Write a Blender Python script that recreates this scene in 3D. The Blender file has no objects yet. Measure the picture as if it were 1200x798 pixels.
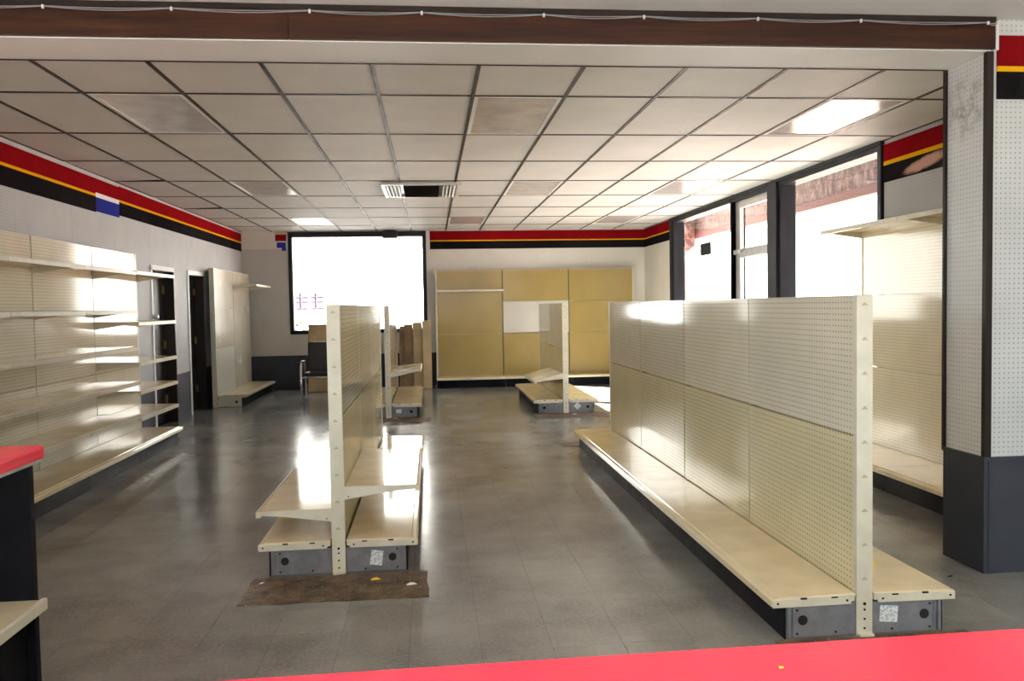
import bpy, bmesh, math, random
from mathutils import Matrix, Vector
random.seed(7)
S = bpy.context.scene
C = S.collection
R = math.radians

# ------------------------------------------------------------------ camera
EYE = 1.42
cam_d = bpy.data.cameras.new('camera')
cam_d.sensor_fit = 'HORIZONTAL'; cam_d.sensor_width = 36.0
cam_d.lens = 971.3 / 1200 * 36.0
cam_d.clip_start = 0.05; cam_d.clip_end = 300
cam = bpy.data.objects.new('camera', cam_d); C.objects.link(cam)
rt = Vector((0.99502, -0.09828, -0.01685)); up = Vector((0.02085, 0.03980, 0.99899)); fw = Vector((0.09751, 0.99436, -0.04165))
m = Matrix.Identity(4)
for i in range(3):
    m[i][0] = rt[i]; m[i][1] = up[i]; m[i][2] = -fw[i]
m[0][3] = 0; m[1][3] = 0; m[2][3] = EYE
cam.matrix_world = m
S.camera = cam

# ------------------------------------------------------------------ world, sun, exposure
w = bpy.data.worlds.new('world'); S.world = w; w.use_nodes = True
bg = w.node_tree.nodes['Background']
bg.inputs[0].default_value = (0.82, 0.92, 1.0, 1); bg.inputs[1].default_value = 6.0
sun_d = bpy.data.lights.new('sun', 'SUN'); sun_d.energy = 205.0; sun_d.angle = R(0.6); sun_d.color = (1.0, 0.95, 0.89)
sun = bpy.data.objects.new('sun', sun_d); C.objects.link(sun)
SUN_EL, SUN_AZ = 32.0, -40.0            # azimuth from +x towards -y
to_sun = Vector((math.cos(R(SUN_EL)) * math.cos(R(SUN_AZ)), math.cos(R(SUN_EL)) * math.sin(R(SUN_AZ)), math.sin(R(SUN_EL))))
sun.rotation_euler = to_sun.to_track_quat('Z', 'Y').to_euler()
sun.location = (12, 4, 14)
vs = S.view_settings
vs.view_transform = 'Standard'; vs.look = 'None'; vs.gamma = 1.0; vs.use_curve_mapping = False
vs.exposure = -0.1
S.cycles.max_bounces = 10; S.cycles.diffuse_bounces = 6; S.cycles.glossy_bounces = 4
S.cycles.transparent_max_bounces = 12; S.cycles.sample_clamp_indirect = 8.0
S.cycles.caustics_reflective = False; S.cycles.caustics_refractive = False

# ------------------------------------------------------------------ materials
def node(nt, t, **kw):
    n = nt.nodes.new(t)
    for k, v in kw.items(): setattr(n, k, v)
    return n
def mth(nt, op, a, b=None, c=None):
    n = nt.nodes.new('ShaderNodeMath'); n.operation = op
    for i, v in enumerate((a, b, c)):
        if v is None: continue
        if isinstance(v, (int, float)): n.inputs[i].default_value = v
        else: nt.links.new(v, n.inputs[i])
    return n.outputs[0]
def mix(nt, f, a, b):
    n = nt.nodes.new('ShaderNodeMix'); n.data_type = 'RGBA'
    for idx, v in ((0, f), (6, a), (7, b)):
        if isinstance(v, (int, float)): n.inputs[idx].default_value = v
        elif isinstance(v, tuple): n.inputs[idx].default_value = (*v, 1)
        else: nt.links.new(v, n.inputs[idx])
    return n.outputs[2]
def noise(nt, vec, scale, detail=4, rough=0.55):
    n = nt.nodes.new('ShaderNodeTexNoise'); n.inputs['Scale'].default_value = scale
    n.inputs['Detail'].default_value = detail; n.inputs['Roughness'].default_value = rough
    if vec is not None: nt.links.new(vec, n.inputs['Vector'])
    return n.outputs['Fac']
def ramp(nt, f, a, b, lo=0.0, hi=1.0):
    n = nt.nodes.new('ShaderNodeMapRange'); nt.links.new(f, n.inputs[0])
    n.inputs[1].default_value = a; n.inputs[2].default_value = b; n.inputs[3].default_value = lo; n.inputs[4].default_value = hi
    return n.outputs[0]
def base(name, col, rough=0.5, metal=0.0, spec=0.5):
    mt = bpy.data.materials.new(name); mt.use_nodes = True; nt = mt.node_tree
    b = nt.nodes['Principled BSDF']
    b.inputs['Base Color'].default_value = (*col, 1); b.inputs['Roughness'].default_value = rough
    b.inputs['Metallic'].default_value = metal; b.inputs['Specular IOR Level'].default_value = spec
    return mt, nt, b
def worn(name, col, rough=0.4, var=0.12, scale=6.0, metal=0.0, spec=0.5, bump=0.0, bscale=60):
    """plain painted / laminated surface with slight blotchy wear"""
    mt, nt, b = base(name, col, rough, metal, spec)
    g = node(nt, 'ShaderNodeNewGeometry')
    f = noise(nt, g.outputs['Position'], scale, 5)
    c = mix(nt, ramp(nt, f, 0.35, 0.7), tuple(x * (1 - var) for x in col), tuple(min(1, x * (1 + var * 0.4)) for x in col))
    nt.links.new(c, b.inputs['Base Color'])
    nt.links.new(ramp(nt, f, 0.3, 0.7, rough * 0.85, min(1, rough * 1.2)), b.inputs['Roughness'])
    if bump:
        bp = node(nt, 'ShaderNodeBump'); bp.inputs['Strength'].default_value = bump; bp.inputs['Distance'].default_value = 0.002
        nt.links.new(noise(nt, g.outputs['Position'], bscale, 3), bp.inputs['Height']); nt.links.new(bp.outputs[0], b.inputs['Normal'])
    return mt
def peg(name, col, axis, rough=0.3, hole=(0.06, 0.05, 0.04), pitch=0.0254, rad=0.15, stain=None, spec=0.5):
    """perforated hardboard: rows of round holes one inch apart. axis = the pair of object axes in its plane"""
    mt, nt, b = base(name, col, rough, 0.0, spec)
    tc = node(nt, 'ShaderNodeTexCoord'); sp = node(nt, 'ShaderNodeSeparateXYZ'); nt.links.new(tc.outputs['Object'], sp.inputs[0])
    u = sp.outputs[axis[0]]; v = sp.outputs[axis[1]]
    def cell(s): return mth(nt, 'SUBTRACT', mth(nt, 'FRACT', mth(nt, 'ADD', mth(nt, 'DIVIDE', s, pitch), 200.0)), 0.5)
    a = cell(u); c = cell(v)
    d = mth(nt, 'SQRT', mth(nt, 'ADD', mth(nt, 'MULTIPLY', a, a), mth(nt, 'MULTIPLY', c, c)))
    h = mth(nt, 'LESS_THAN', d, rad)
    g = node(nt, 'ShaderNodeNewGeometry')
    f = noise(nt, g.outputs['Position'], 3.0, 5)
    cc = mix(nt, ramp(nt, f, 0.35, 0.7), tuple(x * 0.9 for x in col), col)
    if stain:
        vm = node(nt, 'ShaderNodeVectorMath'); vm.operation = 'DISTANCE'; nt.links.new(g.outputs['Position'], vm.inputs[0]); vm.inputs[1].default_value = stain[0]
        k = mth(nt, 'MULTIPLY', ramp(nt, vm.outputs['Value'], stain[1], stain[1] * 0.3), ramp(nt, noise(nt, g.outputs['Position'], 14, 6, 0.7), 0.42, 0.62))
        cc = mix(nt, k, cc, (0.25, 0.22, 0.18))
    cc = mix(nt, h, cc, hole)
    nt.links.new(cc, b.inputs['Base Color'])
    return mt
M = {}
CREAM = (0.76, 0.71, 0.57)
M['cream'] = worn('cream_enamel', CREAM, 0.12, 0.08, 4.0)
M['cream_edge'] = worn('cream_edge_enamel', (0.68, 0.635, 0.51), 0.35, 0.1, 9.0)
M['cream_peg'] = peg('cream_pegboard', CREAM, (1, 2), 0.09, hole=(0.2, 0.17, 0.11), spec=0.25)
M['yellow_peg'] = peg('yellowed_pegboard', (0.74, 0.665, 0.43), (1, 2), 0.09, hole=(0.2, 0.16, 0.09), spec=0.25)
M['cream_plain'] = worn('cream_hardboard', (0.60, 0.54, 0.43), 0.23, 0.1, 2.5, spec=0.25)
M['white_hard'] = worn('white_hardboard', (0.63, 0.60, 0.54), 0.35, 0.08, 2.5, spec=0.25)
M['tan_peg'] = peg('tan_pegboard', (0.40, 0.295, 0.11), (1, 2), 0.15, hole=(0.2, 0.15, 0.07), spec=0.2)
M['deck'] = worn('cream_deck_enamel', (0.83, 0.70, 0.47), 0.08, 0.12, 5.0, spec=0.35)
M['grey_plate'] = worn('grey_base_plate', (0.20, 0.20, 0.22), 0.4, 0.2, 20)
M['black'] = worn('black_kick', (0.010, 0.010, 0.013), 0.5, 0.3, 8, spec=0.06)
M['hole'] = base('hole_black', (0.004, 0.004, 0.004), 0.8)[0]
M['standard'] = worn('shaded_standard', (0.10, 0.08, 0.055), 0.5, 0.2, 10, spec=0.2)  # gap shade put into the colour, so recessed middle uprights read as seams
M['slotmark'] = base('slot_dark', (0.42, 0.38, 0.29), 0.6)[0]
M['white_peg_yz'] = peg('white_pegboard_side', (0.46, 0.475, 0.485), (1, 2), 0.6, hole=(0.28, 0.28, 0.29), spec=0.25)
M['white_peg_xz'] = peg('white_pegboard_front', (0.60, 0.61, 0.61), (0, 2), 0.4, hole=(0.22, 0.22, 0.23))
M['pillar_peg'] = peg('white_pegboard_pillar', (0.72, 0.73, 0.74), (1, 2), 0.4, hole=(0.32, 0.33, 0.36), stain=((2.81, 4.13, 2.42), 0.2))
M['wall_plain'] = worn('painted_board', (0.66, 0.63, 0.58), 0.45, 0.08, 1.5)
M['wall_grey'] = worn('grey_wall_board', (0.50, 0.47, 0.44), 0.5, 0.08, 1.5)
M['wainscot'] = worn('slate_wainscot', (0.048, 0.052, 0.068), 0.5, 0.2, 3, spec=0.15)
M['wall_ext'] = base('wall_core', (0.5, 0.48, 0.46), 0.8)[0]
M['red_band'] = worn('red_band', (0.22, 0.006, 0.009), 0.5, 0.15, 2, spec=0.0)
M['yellow_band'] = base('yellow_band', (0.70, 0.36, 0.01), 0.5, 0, 0.0)[0]
M['black_band'] = worn('black_band', (0.015, 0.013, 0.015), 0.5, 0.3, 2, spec=0.0)
M['blue_band'] = base('blue_band', (0.025, 0.033, 0.24), 0.5, 0, 0.0)[0]
M['white_band'] = base('white_band', (0.72, 0.72, 0.72), 0.4)[0]
M['red_top'] = worn('red_laminate', (0.84, 0.04, 0.08), 0.2, 0.06, 3)
M['dark_trim'] = base('dark_trim', (0.025, 0.018, 0.016), 0.5, 0, 0.12)[0]
M['dark_frame'] = worn('dark_window_frame', (0.016, 0.017, 0.022), 0.45, 0.2, 10, spec=0.15)
M['alu'] = worn('pale_metal', (0.62, 0.62, 0.62), 0.35, 0.1, 10, metal=0.6)
M['chrome'] = base('chrome', (0.85, 0.85, 0.87), 0.12, 1.0)[0]
M['white_paint'] = worn('white_paint', (0.78, 0.78, 0.77), 0.5, 0.06, 2)
M['grid'] = worn('brown_ceiling_grid', (0.045, 0.030, 0.024), 0.5, 0.2, 6, spec=0.2)
M['doorway_unlit'] = worn('unlit_doorway', (0.010, 0.008, 0.008), 0.5, 0.3, 5, spec=0.1)  # near-black colour holds the darkness of the unlit doorways
M['brass'] = base('brass', (0.35, 0.22, 0.08), 0.4, 0.8)[0]
M['knob'] = base('steel_knob', (0.6, 0.6, 0.6), 0.3, 1.0)[0]
M['seat_brown'] = worn('dark_brown_vinyl', (0.020, 0.011, 0.009), 0.45, 0.2, 10)
def mat_paper():
    mt, nt, b = base('printed_paper', (0.74, 0.75, 0.77), 0.7)
    tc = node(nt, 'ShaderNodeTexCoord'); f = noise(nt, tc.outputs['Object'], 75, 2, 0.4)
    band = mth(nt, 'MULTIPLY', ramp(nt, f, 0.50, 0.54), ramp(nt, f, 0.66, 0.62))
    nt.links.new(mix(nt, band, (0.74, 0.75, 0.77), (0.40, 0.48, 0.47)), b.inputs['Base Color']); return mt
M['paper'] = mat_paper()
M['yellow_scrap'] = base('yellow_scrap', (0.80, 0.60, 0.04), 0.6)[0]
M['white_scrap'] = base('white_scrap', (0.75, 0.75, 0.74), 0.6)[0]
M['cable'] = base('cable_jacket', (0.26, 0.27, 0.30), 0.4)[0]
M['clip'] = base('cable_clip_white', (0.8, 0.8, 0.8), 0.4)[0]
M['dark_metal'] = base('dark_vent_interior', (0.03, 0.032, 0.03), 0.35)[0]
M['vent_white'] = base('vent_louvre', (0.62, 0.60, 0.57), 0.3)[0]
M['tan_board'] = worn('tan_board', (0.44, 0.33, 0.17), 0.45, 0.2, 4)
M['tan_board2'] = worn('pale_tan_board', (0.55, 0.43, 0.24), 0.45, 0.2, 4)
M['brown_board'] = worn('brown_board', (0.28, 0.18, 0.09), 0.5, 0.3, 6)
M['ceil_slab'] = base('ceiling_void', (0.03, 0.03, 0.03), 0.9)[0]
M['front_ceil'] = worn('front_ceiling_paint', (0.84, 0.86, 0.86), 0.6, 0.06, 1)
M['ext_white'] = worn('white_render', (0.8, 0.78, 0.76), 0.8, 0.05, 1)
M['ext_pink'] = base('pink_shutter', (0.034, 0.017, 0.021), 0.7)[0]
M['ext_mauve'] = base('mauve_glazing', (0.022, 0.016, 0.026), 0.5)[0]
M['leaf'] = worn('yellow_green_leaves', (0.045, 0.048, 0.018), 0.6, 0.4, 8)

def mat_ceiling():
    mt, nt, b = base('ceiling_tile', (0.70, 0.685, 0.66), 0.6)
    g = node(nt, 'ShaderNodeNewGeometry')
    f = noise(nt, g.outputs['Position'], 2.0, 5); f2 = noise(nt, g.outputs['Position'], 90, 3)
    c = mix(nt, ramp(nt, f, 0.35, 0.7), (0.62, 0.605, 0.585), (0.70, 0.685, 0.665)); nt.links.new(c, b.inputs['Base Color'])
    bp = node(nt, 'ShaderNodeBump'); bp.inputs['Strength'].default_value = 0.25; bp.inputs['Distance'].default_value = 0.002
    nt.links.new(f2, bp.inputs['Height']); nt.links.new(bp.outputs[0], b.inputs['Normal'])
    return mt
M['ceiling'] = mat_ceiling()
def mat_lens():
    mt, nt, b = base('light_lens', (0.60, 0.57, 0.57), 0.18)
    g = node(nt, 'ShaderNodeNewGeometry')
    c = mix(nt, ramp(nt, noise(nt, g.outputs['Position'], 5, 5), 0.35, 0.7), (0.50, 0.46, 0.46), (0.64, 0.61, 0.60)); nt.links.new(c, b.inputs['Base Color'])
    bp = node(nt, 'ShaderNodeBump'); bp.inputs['Strength'].default_value = 0.15; bp.inputs['Distance'].default_value = 0.003
    vo = node(nt, 'ShaderNodeTexVoronoi'); vo.inputs['Scale'].default_value = 70; nt.links.new(g.outputs['Position'], vo.inputs['Vector'])
    nt.links.new(vo.outputs['Distance'], bp.inputs['Height']); nt.links.new(bp.outputs[0], b.inputs['Normal'])
    return mt
M['lens'] = mat_lens()
def mat_floor():
    mt, nt, b = base('vinyl_floor_tile', (0.25, 0.24, 0.23), 0.2)
    g = node(nt, 'ShaderNodeNewGeometry'); pos = g.outputs['Position']
    off = node(nt, 'ShaderNodeVectorMath'); off.operation = 'SUBTRACT'; nt.links.new(pos, off.inputs[0]); off.inputs[1].default_value = (0.479, 5.74, -0.1)
    sc = node(nt, 'ShaderNodeVectorMath'); sc.operation = 'SCALE'; nt.links.new(off.outputs[0], sc.inputs[0]); sc.inputs[3].default_value = 1 / 0.297
    fl = node(nt, 'ShaderNodeVectorMath'); fl.operation = 'FLOOR'; nt.links.new(sc.outputs[0], fl.inputs[0])
    wn = node(nt, 'ShaderNodeTexWhiteNoise'); nt.links.new(fl.outputs[0], wn.inputs['Vector'])
    f = noise(nt, pos, 1.3, 6, 0.6); f2 = noise(nt, pos, 60, 2, 0.5)
    c = mix(nt, ramp(nt, f, 0.35, 0.68), (0.15, 0.145, 0.135), (0.31, 0.305, 0.285))
    c = mix(nt, ramp(nt, f2, 0.4, 0.8, 0, 0.35), c, (0.38, 0.37, 0.35))
    c = mix(nt, mth(nt, 'MULTIPLY', wn.outputs['Value'], 0.16), c, (0.14, 0.13, 0.12))
    nt.links.new(c, b.inputs['Base Color'])
    st = node(nt, 'ShaderNodeMapping'); st.inputs['Scale'].default_value = (1.2, 0.5, 1); nt.links.new(pos, st.inputs['Vector'])
    nt.links.new(ramp(nt, noise(nt, st.outputs[0], 2.2, 6, 0.65), 0.3, 0.7, 0.15, 0.23), b.inputs['Roughness'])
    bp = node(nt, 'ShaderNodeBump'); bp.inputs['Strength'].default_value = 0.05; bp.inputs['Distance'].default_value = 0.004
    nt.links.new(noise(nt, pos, 5, 3), bp.inputs['Height']); nt.links.new(bp.outputs[0], b.inputs['Normal'])
    return mt
M['floor'] = mat_floor()
def mat_wood():
    mt, nt, b = base('brown_stained_board', (0.06, 0.02, 0.01), 0.45, 0, 0.2)
    g = node(nt, 'ShaderNodeNewGeometry'); st = node(nt, 'ShaderNodeMapping'); st.inputs['Scale'].default_value = (0.8, 8, 14); nt.links.new(g.outputs['Position'], st.inputs['Vector'])
    c = mix(nt, ramp(nt, noise(nt, st.outputs[0], 2.5, 7, 0.65), 0.35, 0.68), (0.018, 0.007, 0.005), (0.062, 0.021, 0.010))
    nt.links.new(c, b.inputs['Base Color']); return mt
M['wood'] = mat_wood()
def mat_grime():
    mt, nt, b = base('brown_grime', (0.10, 0.06, 0.035), 0.6)
    g = node(nt, 'ShaderNodeNewGeometry')
    c = mix(nt, ramp(nt, noise(nt, g.outputs['Position'], 9, 7, 0.7), 0.38, 0.65), (0.045, 0.024, 0.016), (0.20, 0.14, 0.08))
    c = mix(nt, ramp(nt, noise(nt, g.outputs['Position'], 70, 2), 0.66, 0.72), c, (0.45, 0.42, 0.38))
    nt.links.new(c, b.inputs['Base Color']); return mt
M['grime'] = mat_grime()
def mat_glass():
    mt = bpy.data.materials.new('window_glass'); mt.use_nodes = True; nt = mt.node_tree; nt.nodes.clear()
    o = node(nt, 'ShaderNodeOutputMaterial'); t = node(nt, 'ShaderNodeBsdfTransparent'); g = node(nt, 'ShaderNodeBsdfGlossy'); g.inputs['Roughness'].default_value = 0.02
    t.inputs[0].default_value = (0.95, 0.97, 0.96, 1)
    ge = node(nt, 'ShaderNodeNewGeometry'); dp = node(nt, 'ShaderNodeVectorMath'); dp.operation = 'DOT_PRODUCT'; mx = node(nt, 'ShaderNodeMixShader')
    nt.links.new(ge.outputs['Normal'], dp.inputs[0]); nt.links.new(ge.outputs['Incoming'], dp.inputs[1])
    fr = mth(nt, 'MULTIPLY_ADD', mth(nt, 'POWER', mth(nt, 'SUBTRACT', 1.0, mth(nt, 'ABSOLUTE', dp.outputs['Value'])), 5.0), 0.8, 0.03)   # Schlick
    nt.links.new(fr, mx.inputs[0]); nt.links.new(t.outputs[0], mx.inputs[1]); nt.links.new(g.outputs[0], mx.inputs[2]); nt.links.new(mx.outputs[0], o.inputs[0])
    return mt
M['glass'] = mat_glass()
def mat_fascia():
    mt, nt, b = base('salmon_stucco', (0.6, 0.3, 0.27), 0.7)
    g = node(nt, 'ShaderNodeNewGeometry'); st = node(nt, 'ShaderNodeMapping'); st.inputs['Scale'].default_value = (1, 1.6, 0.7); nt.links.new(g.outputs['Position'], st.inputs['Vector'])
    c = mix(nt, ramp(nt, noise(nt, st.outputs[0], 9, 7, 0.75), 0.45, 0.60), (0.09, 0.032, 0.029), (0.32, 0.20, 0.185))
    nt.links.new(c, b.inputs['Base Color']); return mt
M['fascia'] = mat_fascia()
M['fascia_lip'] = base('salmon_paint', (0.17, 0.055, 0.052), 0.7)[0]
def mat_ground():
    mt, nt, b = base('asphalt', (0.12, 0.12, 0.12), 0.85)
    g = node(nt, 'ShaderNodeNewGeometry')
    c = mix(nt, ramp(nt, noise(nt, g.outputs['Position'], 0.6, 6), 0.35, 0.7), (0.10, 0.095, 0.09), (0.15, 0.14, 0.135)); nt.links.new(c, b.inputs['Base Color'])
    return mt
M['ground'] = mat_ground()
M['apron'] = worn('pale_concrete', (0.70, 0.64, 0.57), 0.85, 0.12, 0.7)
M['brick_paving'] = worn('red_brick_paving', (0.50, 0.33, 0.285), 0.85, 0.2, 1.0)
def mat_hand():
    mt, nt, b = base('band_print', (0.015, 0.013, 0.015), 0.5, 0, 0.0)
    tc = node(nt, 'ShaderNodeTexCoord'); sp = node(nt, 'ShaderNodeSeparateXYZ'); nt.links.new(tc.outputs['Object'], sp.inputs[0])
    y = sp.outputs[1]; z = sp.outputs[2]
    zz = mth(nt, 'ADD', z, mth(nt, 'MULTIPLY', y, 0.12))
    e = mth(nt, 'ADD', mth(nt, 'POWER', mth(nt, 'DIVIDE', mth(nt, 'ADD', y, 0.0), 0.30), 2.0), mth(nt, 'POWER', mth(nt, 'DIVIDE', zz, 0.05), 2.0))
    f = noise(nt, tc.outputs['Object'], 12, 4)
    k = ramp(nt, mth(nt, 'ADD', e, mth(nt, 'MULTIPLY', f, 1.0)), 1.7, 0.9)
    nt.links.new(mix(nt, k, (0.015, 0.013, 0.015), (0.55, 0.33, 0.27)), b.inputs['Base Color']); return mt
M['hand'] = mat_hand()

# ------------------------------------------------------------------ builders
_cache = {}
def mesh_box(d, mat, bev=0.0):
    k = (tuple(round(x, 4) for x in d), mat, bev)
    if k in _cache: return _cache[k]
    bm = bmesh.new(); bmesh.ops.create_cube(bm, size=1.0); bmesh.ops.scale(bm, vec=d, verts=bm.verts)
    if bev: bmesh.ops.bevel(bm, geom=list(bm.edges), offset=bev, segments=2, affect='EDGES', profile=0.6)
    me = bpy.data.meshes.new('box'); bm.to_mesh(me); bm.free(); me.materials.append(M[mat])
    _cache[k] = me
    return me
def link(name, me, parent=None, loc=(0, 0, 0), rot=(0, 0, 0)):
    o = bpy.data.objects.new(name, me); C.objects.link(o); o.location = loc; o.rotation_euler = rot
    if parent: o.parent = parent
    return o
def box(name, x, y, z, mat, parent=None, bev=0.0, rot=(0, 0, 0)):
    """box from world (or thing-local) ranges"""
    d = (x[1] - x[0], y[1] - y[0], z[1] - z[0])
    c = ((x[0] + x[1]) / 2, (y[0] + y[1]) / 2, (z[0] + z[1]) / 2)
    if parent and parent.get('_off'): c = tuple(a - b for a, b in zip(c, parent['_off']))
    o = link(name, mesh_box(d, mat, bev), parent, c, rot)
    o['_off'] = [a + b for a, b in zip(c, parent['_off'])] if parent and parent.get('_off') else list(c)
    return o
def raw(name, verts, faces, mat, parent=None, loc=(0, 0, 0), rot=(0, 0, 0), smooth=False):
    me = bpy.data.meshes.new(name); me.from_pydata(verts, [], faces); me.materials.append(M[mat])
    bm = bmesh.new(); bm.from_mesh(me); bmesh.ops.recalc_face_normals(bm, faces=bm.faces); bm.to_mesh(me); bm.free()
    if smooth: me.shade_smooth()
    return link(name, me, parent, loc, rot)
def prism(name, poly, axis, a0, a1, mat, parent=None, loc=(0, 0, 0), rot=(0, 0, 0)):
    """polygon extruded along an axis. poly is in the two other axes (in order)"""
    n = len(poly); vs_ = []
    for a in (a0, a1):
        for p, q in poly:
            v = [0, 0, 0]; o = [i for i in range(3) if i != axis]; v[o[0]] = p; v[o[1]] = q; v[axis] = a; vs_.append(tuple(v))
    f = [tuple(range(n)), tuple(range(2 * n - 1, n - 1, -1))] + [(i, (i + 1) % n, n + (i + 1) % n, n + i) for i in range(n)]
    return raw(name, vs_, f, mat, parent, loc, rot)
def tube_geo(pts, r, seg=8):
    vs_, f = [], []
    for i, p in enumerate(pts):
        a = pts[max(0, i - 1)]; b = pts[min(len(pts) - 1, i + 1)]
        t = (Vector(b) - Vector(a)).normalized(); h = Vector((0, 0, 1)) if abs(t.z) < 0.9 else Vector((1, 0, 0))
        u = t.cross(h).normalized(); v = t.cross(u)
        for k in range(seg):
            an = 2 * math.pi * k / seg; vs_.append(tuple(Vector(p) + u * r * math.cos(an) + v * r * math.sin(an)))
    for i in range(len(pts) - 1):
        for k in range(seg):
            f.append((i * seg + k, i * seg + (k + 1) % seg, (i + 1) * seg + (k + 1) % seg, (i + 1) * seg + k))
    f += [tuple(range(seg)), tuple(range(len(vs_) - 1, len(vs_) - 1 - seg, -1))]
    return vs_, f
def tube(name, pts, r, mat, parent=None, seg=8, loc=(0, 0, 0)):
    v, f = tube_geo(pts, r, seg); return raw(name, v, f, mat, parent, loc, smooth=True)
def disc(name, c, r, depth, axis, mat, parent=None, seg=18):
    poly = [(r * math.cos(2 * math.pi * i / seg), r * math.sin(2 * math.pi * i / seg)) for i in range(seg)]
    return prism(name, poly, axis, -depth / 2, depth / 2, mat, parent, c)
def empty(name, loc=(0, 0, 0), rz=0):
    o = bpy.data.objects.new(name, None); C.objects.link(o); o.location = loc; o.rotation_euler = (0, 0, rz); o.empty_display_size = 0.1
    return o
def tag(o, label, cat, group=None):
    o['label'] = label; o['category'] = cat
    if group: o['group'] = group
    return o
def struct(o, label, cat):
    o['kind'] = 'structure'; o['label'] = label; o['category'] = cat
    return o

# ------------------------------------------------------------------ setting
XL, XR, YB, ZC = -3.28, 3.95, 15.0, 2.80
YF = -2.2                                   # wall behind the camera
BY0, BY1, BZ = 3.95, 4.28, 2.655            # beam front, beam back, beam underside
# --- floor
floor = struct(empty('floor'), 'grey vinyl tile floor of the empty shop', 'floor')
box('subfloor', (XL - 0.4, 7.0), (YF - 0.3, YB + 0.2), (-0.10, -0.005), 'black', floor)
T = 0.297
tx0, ty0 = 0.479, 5.74
GAP = 0.0012
tile_me = mesh_box((T - GAP, T - GAP, 0.005), 'floor')
cells = []
for i in range(-14, 24):
    for j in range(-34, 33):
        x = tx0 + i * T; y = ty0 + j * T
        if x > 6.7 or x < XL - 0.2 or y > YB - T * 0.2 or y < YF: continue
        if x > XR - 0.05 and y > 3.8: continue
        cells.append((x + T / 2, y + T / 2))
f_ = Vector(fw)
def inview(c):
    v = Vector((c[0], c[1], -EYE)); d = v.dot(f_)
    return d > 0.3 and abs(v.dot(rt) / d) * 971.3 < 620 and -v.dot(up) / d * 971.3 < 420
def covered(c):
    x, y = c
    return (1.35 < x < 2.2 and 3.3 < y < 8.1) or (-.95 < x < -.05 and 4.5 < y < 8.1) or (x < -2.75 and y < 9.2) or (y < 4.3 and x > 2.8) or (x > 3.2) or (x < -1.4 and y < 3.3) or (x > 2.2 and 3.6 < y < 8.1)
vis = sorted([c for c in cells if inview(c) and not covered(c)], key=lambda c: c[1])[:300]
vset = set(vis)
for c in vis: link('floor_tile', tile_me, floor, (c[0], c[1], -0.0025))
vv, ff = [], []
h = (T - GAP) / 2
for c in cells:
    if c in vset: continue
    n0 = len(vv)
    for z in (-0.005, 0.0):
        for sx, sy in ((-h, -h), (h, -h), (h, h), (-h, h)): vv.append((c[0] + sx, c[1] + sy, z))
    ff += [tuple(n0 + k for k in q) for q in ((3, 2, 1, 0), (4, 5, 6, 7), (0, 1, 5, 4), (1, 2, 6, 5), (2, 3, 7, 6), (3, 0, 4, 7))]
o = raw('floor_tiles', vv, ff, 'floor', floor); o['kind'] = 'stuff'

# --- ceiling of the shop: lay-in panels in a dark grid
ceil = struct(empty('ceiling', (0, 0, ZC)), 'suspended ceiling of off-white panels in a dark brown grid', 'ceiling')
ceil['_off'] = [0, 0, ZC]
box('ceiling_slab', (XL - 0.4, XR + 0.35), (BY0 - 0.1, YB + 0.3), (ZC + 0.09, ZC + 0.3), 'ceil_slab', ceil)
gx = [XL] + [-2.743 + 0.61 * i for i in range(11)] + [XR]
gy = [BY1 - 0.02] + [4.2627 + 1.22 * j for j in range(1, 9)] + [YB]
lights = {(1, 1), (5, 1), (9, 1), (1, 4), (6, 4), (9, 4), (1, 7), (5, 7), (9, 7)}
for i in range(len(gx) - 1):
    for j in range(len(gy) - 1):
        if (i - 1, j) in lights: continue
        o = box('ceiling_panel', (gx[i] + 0.002, gx[i + 1] - 0.002), (gy[j] + 0.002, gy[j + 1] - 0.002), (ZC, ZC + 0.015), 'ceiling', ceil)
        if (i - 1, j) in ((-1, 3), (-1, 5)): o.rotation_euler = (R(0.25), R(-1.6), 0); o.location.z += 0.004
BW = 0.012
for x in gx[1:-1]: box('main_tee', (x - BW, x + BW), (gy[0], YB), (ZC - 0.006, ZC + 0.03), 'grid', ceil)
for y in gy[1:-1]:
    for i in range(len(gx) - 1):
        box('cross_tee', (gx[i] + BW, gx[i + 1] - BW), (y - BW, y + BW), (ZC - 0.005, ZC + 0.03), 'grid', ceil)
box('wall_angle', (XL, XL + 0.02), (gy[0], YB), (ZC - 0.005, ZC + 0.005), 'grid', ceil)
box('wall_angle', (XR - 0.02, XR), (gy[0], YB), (ZC - 0.005, ZC + 0.005), 'grid', ceil)
box('wall_angle', (XL + 0.02, XR - 0.02), (YB - 0.02, YB), (ZC - 0.005, ZC + 0.005), 'white_paint', ceil)
light_lab = {(1, 1): 'unlit ceiling light panel nearest the left wall, in the second row from the beam',
    (5, 1): 'unlit ceiling light panel in the middle of the second row from the beam',
    (9, 1): 'bright-looking ceiling light panel near the right-hand pillar, lit by window glare',
    (1, 4): 'unlit ceiling light panel left of the air vent',
    (6, 4): 'unlit ceiling light panel right of the air vent',
    (9, 4): 'ceiling light panel just inside the glass door, washed out by daylight',
    (1, 7): 'far ceiling light panel above the left end of the back window',
    (5, 7): 'far ceiling light panel above the right edge of the back window',
    (9, 7): 'far ceiling light panel in the back right corner of the ceiling'}
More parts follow.
